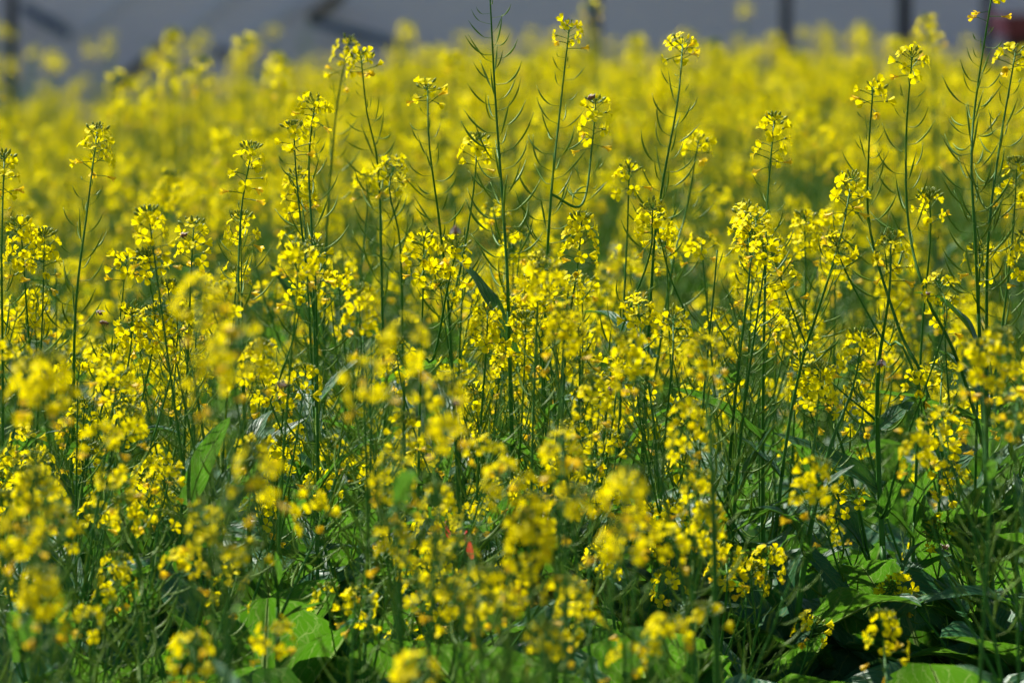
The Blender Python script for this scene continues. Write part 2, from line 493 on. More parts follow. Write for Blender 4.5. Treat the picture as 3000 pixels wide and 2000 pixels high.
def raceme(curve, length, style, r, parent, inv, mode, pods_split, buf=None, rad=(.0026, .0011)):
    """one flowering stalk: stalk mesh > flowers, buds, pods"""
    nf, zone, nw, podz, podsp, big, budk = STYLES[style]
    nf = max(0, int(round(nf * r.uniform(.75, 1.2)))); podz *= r.uniform(.8, 1.1)
    stalk = MB()
    n = len(curve)
    # radius grows from the tip down
    f = np.linspace(0, 1, n)
    stalk.tube(curve, rad[0] + (rad[1] - rad[0]) * f ** 1.1, 3, 6)
    items = []   # (kind, template, matrix)
    az = r.uniform(0, 6.28)
    if budk:
        p, t = frame_at(curve, length, 0)
        T = r.choice(BUDS if budk == 'big' else BUDS_SMALL)
        items.append(('flower_buds', T, z_mat(p + t * .004, t, r.uniform(0, 6), 1.35 * r.uniform(.85, 1.1))))
    s = .011 if budk == 'big' else .004
    for k in range(nf + nw):
        wil = k >= nf
        p, t = frame_at(curve, length, s)
        az += 2.39996 + r.uniform(-.25, .25)
        n1 = t.orthogonal().normalized(); n2 = t.cross(n1)
        rd = n1 * math.cos(az) + n2 * math.sin(az)
        g = min(1.0, k / max(1, nf))
        th = math.radians(48 + 38 * g + r.uniform(-8, 8))
        pl = (.014 + .007 * g) * r.uniform(.85, 1.2)
        d = t * math.cos(th) + rd * math.sin(th)
        e = p + d * pl
        stalk.put(PEDICEL, z_mat(p, d, 0, pl))
        kind = 'wilt' if wil else ('half' if r.random() < .3 else 'open')
        ax = d * 1.0 + rd * .15 + Vector((r.uniform(-.35, .35), r.uniform(-.35, .35), r.uniform(-.3, .25)))
        if wil: ax = d + Vector((r.uniform(-.3, .3), r.uniform(-.3, .3), r.uniform(-.6, .1)))
        items.append(('flower', r.choice(FLOWERS[kind]), z_mat(e, ax.normalized(), r.uniform(0, 6), FS * r.uniform(.85, 1.12) * (.92 if wil else 1))))
        s += (zone / max(1, nf)) if not wil else .0075
    s += .006
    s_end = s + podz
    s0 = s
    while s < s_end and s < length - .02:
        p, t = frame_at(curve, length, s)
        az += 2.39996 + r.uniform(-.3, .3)
        n1 = t.orthogonal().normalized(); n2 = t.cross(n1)
        rd = n1 * math.cos(az) + n2 * math.sin(az)
        y = t.cross(rd)
        mat = Matrix((rd, y, t)).transposed().to_4x4()
        fr = (s - s0) / .25
        lib = PODS_T if fr < .08 and style != 'pods' else (PODS_L if big and fr > .28 else PODS_S)
        sc_ = r.uniform(.85, 1.15) * (min(1.25, .75 + .4 * fr) if big else 1.0)
        if r.random() > .06:
            items.append(('seed_pod', r.choice(lib), Matrix.Translation(p) @ mat @ Matrix.Scale(sc_, 4)))
        s += podsp * r.uniform(.75, 1.3)
    if buf is not None:
        V = stalk.tmpl(); buf.add(*V)
        for k, T, m in items: buf.put(T, m)
        return
    # objects
    o = link('flower_stalk', stalk.mesh('flower_stalk', PLANT_MATS), parent)
    heads, pods = MB(), MB()
    for k, T, m in items:
        if k == 'seed_pod':
            if pods_split: link(k, shared(T, k), o, m)
            else: pods.put(T, m)
        elif mode == 'split': link(k, shared(T, k), o, m)
        else: heads.put(T, m)
    if heads.n: tag(link('flower_head', heads.mesh('flower_head', PLANT_MATS), o), kind='stuff')
    if pods.n: tag(link('seed_pods', pods.mesh('seed_pods', PLANT_MATS), o), kind='stuff')
    return o


def leaf_mat(pos, az, tilt, size, roll=0.0):
    return Matrix.Translation(pos) @ Matrix.Rotation(az, 4, 'Z') @ Matrix.Rotation(-tilt, 4, 'Y') @ Matrix.Rotation(roll, 4, 'X') @ Matrix.Scale(size, 4)


def plant(base, tops, seed, label=None, group=None, mode='split', pods_split=False, styles=None, nbasal=5, nstem=4,
          r0=.006, buf=None, name='mustard_plant', side_leaf=True, rt=.0026):
    """base: Vector on the ground; tops: list of polylines (world, tip first) for each flowering stalk; the first is the main axis"""
    r = random.Random(seed)
    root = None
    inv = Vector(base)
    if buf is None:
        root = link(name, None)
        root.empty_display_size = .05
        root.location = base
        tag(root, label, 'plant', group)
    loc = [[np.array(Vector(p) - inv) for p in tp] for tp in tops]
    # main axis from the ground to the first tip
    m = loc[0][::-1]
    full, L = spline([np.zeros(3)] + m, 40) if np.linalg.norm(m[0]) > .02 else spline(m, 40)
    # split: stem below, stalk above
    stalk_len = min(L * .62, .50)
    cut = int(round((1 - stalk_len / L) * 39))
    low, up = full[:cut + 1], full[cut:]
    rb = r0
    stem = MB()
    stem.tube(low, rb + (rt - rb) * np.linspace(0, 1, len(low)) ** .9, 3, 7)
    if buf is None:
        link('stem', stem.mesh('stem', PLANT_MATS), root)
    else:
        buf.add(*stem.tmpl())
    raceme(up, stalk_len, styles[0], r, root, inv, mode, pods_split, buf, (rt, .0011))
    nodes = []
    for j, tp in enumerate(loc[1:], 1):
        q = tp[::-1]
        if len(q) == 1:   # only a tip given: leave the main stem below it
            zt = q[0][2]
            f = max(.15, min(.75, (zt - r.uniform(.28, .42)) / full[-1][2]))
            i0 = int(f * 39)
            p0 = full[i0]
            d = q[0] - p0
            out = np.array((d[0], d[1], 0))
            c, Lc = spline([p0, p0 + out * .5 + np.array((0, 0, d[2] * .36)), p0 + out * .85 + np.array((0, 0, d[2] * .72)), q[0]], 22)
        else:
            i0 = int(np.argmin(np.linalg.norm(full[:34] - q[0], axis=1)))
            c, Lc = spline([full[i0]] + q, 26)
        nodes.append((full[i0], math.atan2(c[3][1] - c[0][1], c[3][0] - c[0][0])))
        raceme(c, Lc, styles[j], r, root, inv, mode, pods_split, buf, (.0022, .0009))

    def put_leaf(kind, mt):
        T = r.choice(LEAF[kind])
        if buf is None: link('leaf', shared(T, 'leaf'), root, mt)
        else: buf.put(T, mt)
    if side_leaf:
        for p, az in nodes:
            if p[2] > .62: continue
            put_leaf('lance', leaf_mat(Vector(p), az + r.uniform(-.5, .5), r.uniform(.1, .9), r.uniform(.07, .14), r.uniform(-.5, .5)))
    az = r.uniform(0, 6)
    H = full[-1][2]
    for k in range(nstem):
        f = .14 + .45 * (k + r.random() * .7) / max(1, nstem)
        p = full[int(f * 39)]
        az += 2.4 + r.uniform(-.3, .3)
        kind = 'broad' if f < .33 else 'lance'
        put_leaf(kind, leaf_mat(Vector(p), az, r.uniform(.15, .8), r.uniform(.15, .24) if kind == 'broad' else r.uniform(.12, .19), r.uniform(-.6, .6)))
    for k in range(nbasal):
        az += 2.4 + r.uniform(-.4, .4)
        p = Vector((math.cos(az) * .006, math.sin(az) * .006, r.uniform(.015, .09)))
        kind = 'old' if r.random() < .04 else ('round' if r.random() < .45 else 'broad')
        put_leaf(kind, leaf_mat(p, az, r.uniform(.35, 1.15), r.uniform(.22, .34), r.uniform(-.6, .6)))
    return root


def random_tops(base, H, r, nb, spread=.16, lean=.17, low=.70):
    a = r.uniform(0, 6.28)
    tip = Vector(base) + Vector((math.cos(a) * lean * r.uniform(.1, 1.6), math.sin(a) * lean * r.uniform(.1, 1.6), H))
    midp = Vector(base).lerp(tip, .55) + Vector((r.uniform(-.035, .035), r.uniform(-.035, .035), 0))
    tops = [[tip, midp]]
    a = r.uniform(0, 6.28)
    for k in range(nb):
        a += 2.4 + r.uniform(-.4, .4)
        h = H * r.uniform(low, .99)
        d = spread * r.uniform(.45, 1.25)
        tops.append([Vector(base) + Vector((math.cos(a) * d, math.sin(a) * d, h))])
    return tops


def pick_styles(r, n, w=(3.5, 5, 4.5, 1.2, 2)):
    w = tuple(w) + (0.6,) * (6 - len(w))
    return r.choices(['dome', 'dome2', 'tuft', 'buds', 'young', 'pods'], w, k=n)


# ================================================================== the setting
g = MB()
n = 41
gx = np.sign(np.linspace(-1, 1, n)) * np.abs(np.linspace(-1, 1, n)) ** 3 * 300
gy = np.sign(np.linspace(-1, 1, n)) * np.abs(np.linspace(-1, 1, n)) ** 3 * 300 + 10
X, Y = np.meshgrid(gx, gy)
rs = np.random.RandomState(3)
Z = rs.uniform(-.012, .0, X.shape)
g.grid(np.stack([X, Y, Z], -1), 0)
tag(link('ground', g.mesh('ground', [M['soil']])), 'dark bare soil under the flowering crop', kind='structure')

WY = 30.0
w = MB()
w.box((-14, WY, -.1), (14, WY + .2, 3.0), 0)
wall = link('wall', w.mesh('wall', [M['wall']], smooth=False))
tag(wall, 'smooth grey wall beyond the flower field', 'wall', kind='thing')
w = MB(); w.box((-14.05, WY - .04, 3.0), (14.05, WY + .24, 3.08), 0)
link('coping', w.mesh('coping', [M['band']], smooth=False), wall)


def bar(name, a, b, wid, depth, mat, parent=None):
    """square bar from a to b in a plane y = const"""
    a, b = Vector(a), Vector(b)
    d = (b - a); L = d.length; d.normalize()
    nrm = Vector((d.z, 0, -d.x)) * wid * .5
    y0, y1 = a.y - depth, a.y
    V = []
    for y in (y0, y1):
        for p in (a + nrm, b + nrm, b - nrm, a - nrm):
            V.append((p.x, y, p.z))
    F = [(0, 1, 2, 3), (7, 6, 5, 4), (0, 4, 5, 1), (1, 5, 6, 2), (2, 6, 7, 3), (3, 7, 4, 0)]
    m = MB(); m.add(V, np.array(F).ravel(), np.full(6, 4), np.zeros(6, int))
    return link(name, m.mesh(name, [mat], smooth=False), parent)


# paler diagonal bands that stand a little proud of the wall
for (xa, ya, xb, yb, wpx) in [(210, 110, 420, -60, 26), (300, 260, 700, -40, 34), (560, 90, 700, 190, 26), (640, 160, 960, -60, 40)]:
    bar('band', at(xa, ya, WY - .003), at(xb, yb, WY - .003), wpx * WY / PXR, .012, M['band'], wall)

PY = 29.0
PX_ = PY / PXR
for px, wpx, lab in [(34, 34, 'dark steel post at the far edge of the field, beside the blue brace'),
                     (1745, 30, 'dark thin post with yellow flowers rising in front of it'),
                     (2303, 32, 'dark blurred post behind the field, between the thin and the thick post'),
                     (2650, 42, 'thick black post behind the field near the red cart'),
                     (2893, 30, 'narrow black post directly beside the red cart')]:
    p = at(px, 60, PY)
    root = link('fence_post', None); root.location = (p.x, PY, 0)
    tag(root, lab, 'post', 'dark posts along the wall')
    hw = wpx * PX_ / 2
    b = MB()
    b.tube([(0, 0, -.1), (0, 0, 1.2), (0, 0, 2.35)], hw, 0, 10)
    link('shaft', b.mesh('shaft', [M['post']]), root)
    b = MB(); b.tube([(0, 0, 2.35), (0, 0, 2.375), (0, 0, 2.40)], np.array((1.25, 1.25, .5)) * hw, 0, 10)
    link('cap', b.mesh('cap', [M['post']]), root)
    b = MB(); b.tube([(0, 0, -.02), (0, 0, .02), (0, 0, .05)], np.array((2.4, 2.4, 1.6)) * hw, 0, 10)
    link('base_plate', b.mesh('base_plate', [M['post']]), root)

BY = 29.6
for k, (xa, ya, xb, yb, wpx, mat, lab) in enumerate([
        (66, 18, 205, 104, 30, 'blue', 'blue-grey brace slanting down from the post at the left edge'),
        (527, 98, 330, 262, 30, 'timber', 'brown timber brace whose upper end shows above the flowers'),
        (1010, -22, 906, 60, 32, 'timber', 'brown timber brace slanting up out of the picture'),
        (905, 58, 1190, 140, 30, 'blue', 'blue-grey brace meeting the brown brace at its lower end')]):
    a_, b_ = at(xa, ya, BY), at(xb, yb, BY)
    o = bar('slanted_brace', a_, b_, wpx * BY / PXR, .05, M[mat])
    tag(o, lab, 'brace')
    # wall bracket under each brace
    c_ = (a_ + b_) / 2
    q = MB(); q.box((c_.x - .02, BY + .001, c_.z - .02), (c_.x + .02, WY - .001, c_.z + .02), 0)
    link('bracket', q.mesh('bracket', [M['post']], smooth=False), o)

# red hand cart at the right edge: tray, dark underside, wheels, handle
cp = at(2990, 60, 28.3)
cart = link('hand_cart', None); cart.location = (cp.x + .55, 28.3, 0)
tag(cart, 'dark red cart with black underside at the edge of the field', 'cart')
ztop = at(2990, 42, 28.3).z
q = MB()
P = []
for z, gx_, gy_ in [(ztop - .125, .62, .36), (ztop - .11, .65, .38), (ztop - .01, .68, .40), (ztop, .68, .40), (ztop, .65, .37), (ztop - .05, .62, .35)]:
    P.append([(-gx_, -gy_, z), (gx_, -gy_, z), (gx_, gy_, z), (-gx_, gy_, z)])
q.grid(np.array(P), 0, closed=True)
q.box((-.62, -.35, ztop - .06), (.62, .35, ztop - .05), 0)
link('tray', q.mesh('tray', [M['carpaint']], smooth=False), cart)
q = MB(); q.box((-.6, -.33, ztop - .42), (.6, .33, ztop - .127), 0)
link('underside_box', q.mesh('underside_box', [M['black']], smooth=False), cart)
for sx in (-1, 1):
    for sy in (-1, 1):
        q = MB(); q.tube([(sx * .5, sy * .28, ztop - .43), (sx * .5, sy * .28, .55), (sx * .5, sy * .28, .2)], .022, 0, 8)
        link('leg', q.mesh('leg', [M['post']]), cart)
        q = MB(); a_ = np.linspace(0, 2 * math.pi, 25)
        for rr in (0,):
            q.tube(np.stack([sx * .5 + .15 * np.cos(a_), np.full(25, sy * .33), .18 + .15 * np.sin(a_)], 1), .03, 0, 8, cap=False)
        wh = link('wheel', q.mesh('tyre', [M['black']]), cart)
        q = MB(); q.tube([(sx * .5, sy * .33 - .02, .18), (sx * .5, sy * .33, .18), (sx * .5, sy * .33 + .02, .18)], .125, 0, 20)
        link('rim', q.mesh('rim', [M['rim']]), wh)
q = MB(); q.tube([(.62, -.25, ztop - .1), (.95, -.25, ztop + .05), (1.0, -.2, ztop + .06), (1.0, .2, ztop + .06), (.95, .25, ztop + .05), (.62, .25, ztop - .1)], .015, 0, 8)
link('handle', q.mesh('handle', [M['post']]), cart)

# ================================================================== plants seen one by one
# each: polylines in photo pixels, tip first; distance; styles; label
PL = 'mustard plant'
HERO = [
 # --- tall, sharp
 ([[(1434, -40), (1452, 300), (1480, 700), (1492, 1000)]], 8.3, ['pods'], 'tallest bare green seed-pod stalk without flowers, reaching above the wall line'),
 ([[(1668, 82), (1640, 330), (1612, 610), (1595, 1000)], [(1745, 300), (1735, 420), (1705, 600)]], 8.45, ['tuft', 'dome2'], 'podded stalk with small flower tuft, next to the tallest bare pod stalk'),
 ([[(2000, 132), (1985, 300), (1935, 580), (1905, 900)]], 8.6, ['tuft'], 'slanting podded stalk with round flower tuft standing alone right of centre'),
 ([[(1253, 258), (1258, 430), (1292, 690), (1320, 1000)], [(1400, 412)]], 8.5, ['tuft', 'young'], 'podded stalk with small flower tuft left of the tallest pod stalk'),
 ([[(1058, 170), (1075, 330), (1108, 500), (1120, 900)]], 8.8, ['tuft'], 'podded stalk whose tuft touches the blurred double flower head'),
 ([[(1022, 128), (985, 330), (955, 720), (950, 1100)]], 9.3, ['dome2'], 'slightly soft stalk with bright double flower head against the grey wall'),
 ([[(922, 306), (905, 480), (915, 720), (925, 1100)], [(860, 375)]], 8.4, ['tuft', 'young'], 'podded stalk with a loose flower tuft left of the double flower head'),
 ([[(738, 438), (705, 640), (700, 940), (720, 1300)], [(705, 640)]], 8.3, ['dome2', 'young'], 'sharp plant with compact round head and green buds, left of the loose tuft'),
 ([[(285, 386), (255, 620), (222, 900), (212, 1300)], [(370, 760)]], 8.3, ['dome2', 'tuft'], 'tall sharp stalk with drooping flowers above the yellow crowd on the left'),
 ([[(12, 466), (5, 760), (8, 1200)]], 8.35, ['dome2'], 'flower stalk with green buds cut by the left picture edge'),
 ([[(568, 662), (560, 800), (548, 1100)]], 8.3, ['dome'], 'small round flower head with a bee, alone against the blurred yellow'),
 ([[(432, 755), (455, 900), (540, 1010), (600, 1300)], [(492, 842)]], 8.3, ['young', 'dome2'], 'leaning plant with open four-petalled flowers below the small round bee head'),
 ([[(388, 922), (380, 1040), (330, 1300), (300, 1600)], [(455, 918), (440, 1060), (380, 1300)], [(520, 925), (510, 1060), (420, 1350)]], 8.25, ['dome', 'dome', 'dome2'], 'three-headed leaning plant with a broad row of sharp flower heads at the left'),
 ([[(384, 1186), (365, 1300), (300, 1600)]], 8.0, ['dome'], 'compact flower head below the broad three-headed row'),
 ([[(2268, 355), (2248, 600), (2240, 900), (2235, 1300)]], 8.3, ['dome'], 'tall stalk with one full rounded flower head above the right-hand crowd'),
 ([[(2188, 620), (2196, 800), (2160, 1100), (2130, 1500)], [(2216, 640), (2190, 850), (2150, 1200)]], 8.25, ['dome', 'dome'], 'plant with two big sharp flower heads side by side, drooping flowers below'),
 ([[(2357, 640), (2360, 850), (2355, 1200)]], 8.9, ['dome'], 'wide softer flower head just behind the two big sharp heads'),
 ([[(2558, 262), (2545, 450), (2550, 680), (2640, 980), (2735, 1220)]], 8.25, ['tuft'], 'podded stalk with flower tuft whose stem slants down to the right'),
 ([[(2672, 168), (2655, 400), (2662, 660), (2715, 870), (2850, 1190)]], 8.3, ['tuft'], 'taller podded stalk with loose hanging flowers, second of the slanting pair'),
 ([[(2905, -8), (2858, 300), (2846, 480), (2858, 720), (2880, 1200)]], 8.2, ['few'], 'dense dark podded stalk leaving the picture at the top right'),
 ([[(2975, 156), (2930, 420), (2898, 670), (2890, 1000)], [(2980, 480)]], 8.2, ['tuft', 'dome2'], 'podded stalk with flower tuft by the right picture edge'),
 ([[(2495, 528), (2462, 700), (2400, 900), (2345, 1080), (2290, 1400)]], 8.2, ['dome2'], 'sharply leaning stalk with round head whose stem runs down to the left'),
 ([[(2610, 705), (2605, 860), (2572, 1100), (2575, 1400), (2592, 1750)], [(2745, 825), (2770, 950), (2640, 1330), (2600, 1480)], [(2380, 1065), (2470, 1150), (2560, 1225)]], 8.2, ['dome2', 'young', 'buds'], 'thickest pale green stem forking into side stalks at the lower right'),
 ([[(2722, 578), (2726, 700), (2700, 1000), (2680, 1500)]], 8.4, ['young'], 'small open flower tuft between the slanting podded stalks'),
 ([[(2450, 718), (2480, 800), (2590, 1000), (2690, 1130)]], 8.2, ['young'], 'small flower tuft on a thin bent stalk beside the sharply leaning stem'),
 ([[(2870, 738), (2868, 900), (2860, 1300)]], 8.3, ['young'], 'loose flower tuft in front of the dense dark podded stalk'),
 ([[(2525, 985), (2500, 1130), (2420, 1350), (2350, 1700)], [(2405, 1085), (2395, 1200), (2370, 1500)]], 8.1, ['dome', 'dome'], 'pair of full sharp flower heads beside the thickest stem'),
 ([[(2760, 1082), (2755, 1200), (2750, 1500)]], 8.3, ['young'], 'short stalk with a few open flowers in the dark gap at the right'),
 ([[(1808, 1072), (1800, 1200), (1760, 1420), (1700, 1700)]], 8.2, ['dome2'], 'sharp flower head with green buds and a bee underneath, centre right'),
 ([[(1705, 645), (1690, 800), (1660, 1000), (1640, 1400)]], 8.3, ['dome'], 'big sharp flower head with scattered four-petalled flowers, right of centre'),
 ([[(1912, 615), (1900, 760), (1800, 1040), (1760, 1400)], [(1920, 640), (1960, 800), (2010, 960)]], 8.35, ['dome2', 'young'], 'plant whose two stems cross like an X right of centre'),
 ([[(1843, 498), (1838, 680), (1820, 1100)]], 8.7, ['young'], 'small softly blurred tuft left of the alone-standing slanted stalk'),
 ([[(2046, 414), (2010, 620), (1950, 900)]], 8.9, ['tuft'], 'small flat soft tuft on an arching podded stalk, right of the slanting stalk'),
 ([[(1870, 890), (1880, 1000), (1920, 1300)]], 8.2, ['dome'], 'sharp ragged flower head left of the round one near the crossing stems'),
 ([[(1972, 935), (1970, 1060), (1940, 1400)]], 8.15, ['dome'], 'round dense flower head below the crossing stems'),
 ([[(1428, 918), (1425, 1020), (1400, 1400)]], 8.2, ['dome'], 'sharp rounded flower head in the middle of the picture'),
 ([[(1242, 700), (1240, 830), (1230, 1200)], [(1340, 720), (1310, 850), (1270, 1050)]], 8.25, ['dome', 'dome2'], 'sharp twin flower heads left of the lower end of the tallest pod stalk'),
 ([[(1580, 770), (1575, 900), (1560, 1300)]], 7.7, ['dome'], 'slightly soft flower head just right of the lower end of the tallest pod stalk'),
 ([[(1700, 990), (1698, 1100), (1690, 1500)]], 8.3, ['dome2'], 'loose sharp flower head above and left of the bee head'),
 ([[(870, 520), (890, 640), (905, 900)]], 8.6, ['dome'], 'yellow head with bud tips half hidden by the loose-tuft stalk'),
 ([[(1156, 488), (1140, 560), (1170, 700), (1180, 1000)]], 8.8, ['dome'], 'large soft flower head under the leaning podded stalk'),
 ([[(920, 720), (925, 850), (930, 1200)]], 8.2, ['dome2'], 'flower head with orange faded petals left of the twin heads'),
 ([[(60, 660), (75, 860), (90, 1200)], [(130, 690)]], 8.3, ['dome', 'dome2'], 'crowded sharp flower heads near the left edge'),
 ([[(2448, 715)], ], 9.2, ['dome'], 'soft flower head deep in the gap left of the small bent tuft'),
 # --- lower right
 ([[(2612, 1722), (2640, 1735), (2700, 1800), (2800, 1960)]], 8.1, ['dome2'], 'nodding flower cluster arched over the big dark leaf'),
 ([[(2765, 1375), (2790, 1440), (2880, 1580), (2990, 1800)]], 8.0, ['young'], 'leaning stalk with open flowers at the lower right above the leaves'),
 ([[(2745, 1560), (2800, 1610), (2880, 1760), (2950, 1950)]], 8.1, ['buds'], 'leaning bud cluster with two open flowers and a bee'),
 ([[(2125, 1630), (2130, 1720), (2110, 1950)]], 7.9, ['dome'], 'flower head with orange petals low beside the bent blue-green leaf'),
 ([[(2080, 1500), (2060, 1600), (2020, 1900)]], 7.3, ['dome'], 'soft golden flower head low in front of the pod stems'),
 ([[(1058, 1745), (1050, 1850), (1060, 2050)]], 7.6, ['dome2'], 'flower head low at bottom centre-left among green leaves'),
 ([[(800, 1830), (790, 1900), (800, 2050)]], 8.0, ['young'], 'few open flowers low among the leaves at the bottom'),
 # --- soft, nearer than the sharp plants
 ([[(2585, 1812), (2590, 1900), (2600, 2100)]], 6.6, ['dome'], 'big soft flower head in front of the round translucent leaf'),
 ([[(585, 842), (580, 960), (570, 1300)]], 4.6, ['dome'], 'blurred glowing flower head in front of the three-headed plant'),
 ([[(700, 985), (690, 1100), (680, 1500)], [(620, 1020)]], 4.7, ['dome', 'dome2'], 'blurred pair of flower heads below the three-headed plant'),
 ([[(85, 1080), (90, 1200), (100, 1500)], [(150, 1060)]], 5.2, ['dome', 'dome2'], 'blurred flower heads near the left edge at mid height'),
 ([[(1195, 970), (1180, 1100), (1170, 1500)], [(1070, 1080), (1080, 1200), (1120, 1500)]], 5.0, ['dome', 'dome'], 'large blurred flower mass left of the middle'),
 ([[(1310, 1130), (1290, 1250), (1270, 1600)]], 5.7, ['dome'], 'blurred flower head just below the rounded middle head'),
 ([[(1655, 925), (1650, 1040), (1640, 1500)]], 6.4, ['dome2'], 'soft flower head right of the rounded middle head'),
 ([[(1640, 1290), (1650, 1400), (1655, 1700)]], 5.6, ['dome'], 'blurred flower head below the bee head'),
 ([[(1475, 1385), (1480, 1500), (1490, 1900)], [(1565, 1470)]], 5.4, ['dome', 'dome'], 'large blurred flower head low in the middle'),
 ([[(1150, 1360), (1160, 1480), (1180, 1900)]], 6.0, ['dome'], 'blurred drooping flower head left of the large low middle head'),
 ([[(750, 1350), (760, 1450), (780, 1900)]], 4.6, ['dome'], 'blurred wide flower head above the dark gap in the leaves'),
 ([[(60, 1540), (70, 1650), (90, 2000)], [(120, 1690)]], 5.0, ['dome', 'dome2'], 'big blurred golden flower mass at the lower left edge'),
 ([[(110, 1405), (130, 1520), (150, 1900)]], 6.0, ['dome'], 'soft flower head just above the golden mass at the left edge'),
 ([[(590, 1500), (610, 1600), (640, 2000)]], 5.8, ['dome2'], 'blurred flower cluster above the pale leaf at lower left'),
 ([[(560, 1890), (570, 2000), (580, 2200)]], 5.2, ['dome'], 'blurred flower head at the bottom edge, left of centre'),
 ([[(1215, 1950), (1220, 2050), (1230, 2300)]], 4.6, ['dome'], 'blurred flower head cut by the bottom edge near the middle'),
 ([[(1400, 1680), (1405, 1800), (1420, 2100)]], 5.8, ['dome2'], 'blurred flowers below the large low middle head'),
 ([[(1830, 1450), (1830, 1560), (1830, 1900)]], 5.6, ['dome'], 'blurred golden flower head right of the large low middle head'),
 ([[(2065, 1010), (2070, 1120), (2090, 1500)]], 6.2, ['dome'], 'soft flower head left of the pair beside the thickest stem'),
 ([[(2930, 985), (2920, 1100), (2900, 1500)], [(2870, 1020), (2880, 1150), (2890, 1400)]], 6.3, ['dome', 'dome'], 'big soft flower mass by the right edge'),
 ([[(2740, 1225), (2770, 1330), (2860, 1600)], [(2680, 1290)]], 6.6, ['dome', 'young'], 'soft arching flower head over the dark leaf gap at the right'),
 ([[(2980, 1180), (2975, 1300), (2980, 1700)]], 7.2, ['dome2'], 'hanging flowers at the right edge below the big soft mass'),
 ([[(2045, 1400), (2040, 1480), (2030, 1800)]], 6.8, ['dome'], 'soft flower head left of the leafy gap'),
 # --- soft, behind
 ([[(502, 522), (475, 700), (460, 900)]], 10.3, ['dome'], 'soft flower head behind, between the tall left stalk and the compact head'),
 ([[(2714, 60), (2730, 200), (2740, 400)]], 12.0, ['dome'], 'blurred tall flower head standing before the thick black post'),
 ([[(1730, 20), (1738, 200), (1745, 400)]], 14.0, ['few'], 'blurred flower stalk standing in front of the thin dark post'),
]
SHORT = {   # landmarks among the plants, found again by their labels
    0: 'tallest bare pod stalk', 2: 'alone-standing slanted stalk', 5: 'double flower head', 7: 'compact head with green buds',
    8: 'tall left stalk with drooping flowers', 10: 'small round bee head', 12: 'three-headed leaning plant', 14: 'one full rounded tall head',
    15: 'two big sharp heads', 18: 'second slanting podded stalk', 19: 'dense dark podded stalk', 22: 'thickest forking stem',
    26: 'pair of full sharp heads', 28: 'head with a bee underneath', 30: 'crossing X stems', 35: 'rounded middle head', 36: 'sharp twin heads',
    42: 'crowded heads at the left edge', 44: 'nodding cluster over the dark leaf', 51: 'big soft head before round leaf',
    53: 'blurred pair of heads', 55: 'large blurred flower mass', 59: 'large blurred low head', 62: 'golden mass at the left edge',
    69: 'soft mass by the right edge'}
MARK = {}
LABELS = set()
count = 0
for i, (polys, D, sty, lab) in enumerate(HERO):
    r = random.Random(1000 + i)
    if D < 7:
        D = 8.3 - (8.3 - D) * .60
        sty = [{'dome': 'dome2'}.get(q, q) for n_, q in enumerate(sty)]
    tops = []
    for j, pl in enumerate(polys):
        dj = D + (r.uniform(-.08, .08) if j else 0)
        tops.append([at(x, y, dj + (.05 * math.sin(k * 1.7 + i))) for k, (x, y) in enumerate(pl)])
    main = tops[0]
    low = main[-1]
    if len(main) >= 2:
        d = main[-1] - main[-2]
        run = min(.28, max(-.28, d.x / max(.05, -d.z) * .6)) * low.z if d.z < 0 else 0
    else:
        run = 0
    base = Vector((low.x + run, D + r.uniform(-.03, .03), 0))
    while len(main) > 2 and main[-1].z < .14: main.pop()
    if len(main) == 1: main.append(Vector((main[0].x, D, main[0].z * .6)))
    H = main[0].z
    ex = r.choice((1, 1, 2)) if D > 7.4 else 0
    sty = list(sty)
    for k in range(ex):
        a = r.uniform(0, 6.28)
        tops.append([Vector((base.x + math.cos(a) * .12, base.y + math.sin(a) * .12, H * r.uniform(.5, .74)))])
        sty.append(r.choice(['dome2', 'tuft', 'young', 'buds', 'pods', 'pods']))
    plant(base, tops, 2000 + i, lab, None, 'split' if 6.9 < D < 9.6 else 'join', 7.9 < D < 9.4, sty,
          nbasal=r.choice((3, 4, 5)) if D > 7.7 else 0, nstem=4 if D > 7.9 else 0, r0=.0065 if 'thickest' not in lab else .0072, rt=.0026 if 'thickest' not in lab else .0048)
    if i in SHORT: MARK[i] = (polys[0][0][0], polys[0][0][1], D)
    count += 1

# ------------------------------------------------------------------ the crowd between them
N_FILL = 300 - count
placed = [(0, 0)]
r = random.Random(77)


WORD = {'dome': 'full-headed', 'dome2': 'loose-headed', 'tuft': 'tufted', 'buds': 'budding', 'young': 'few-flowered', 'pods': 'bare podded'}


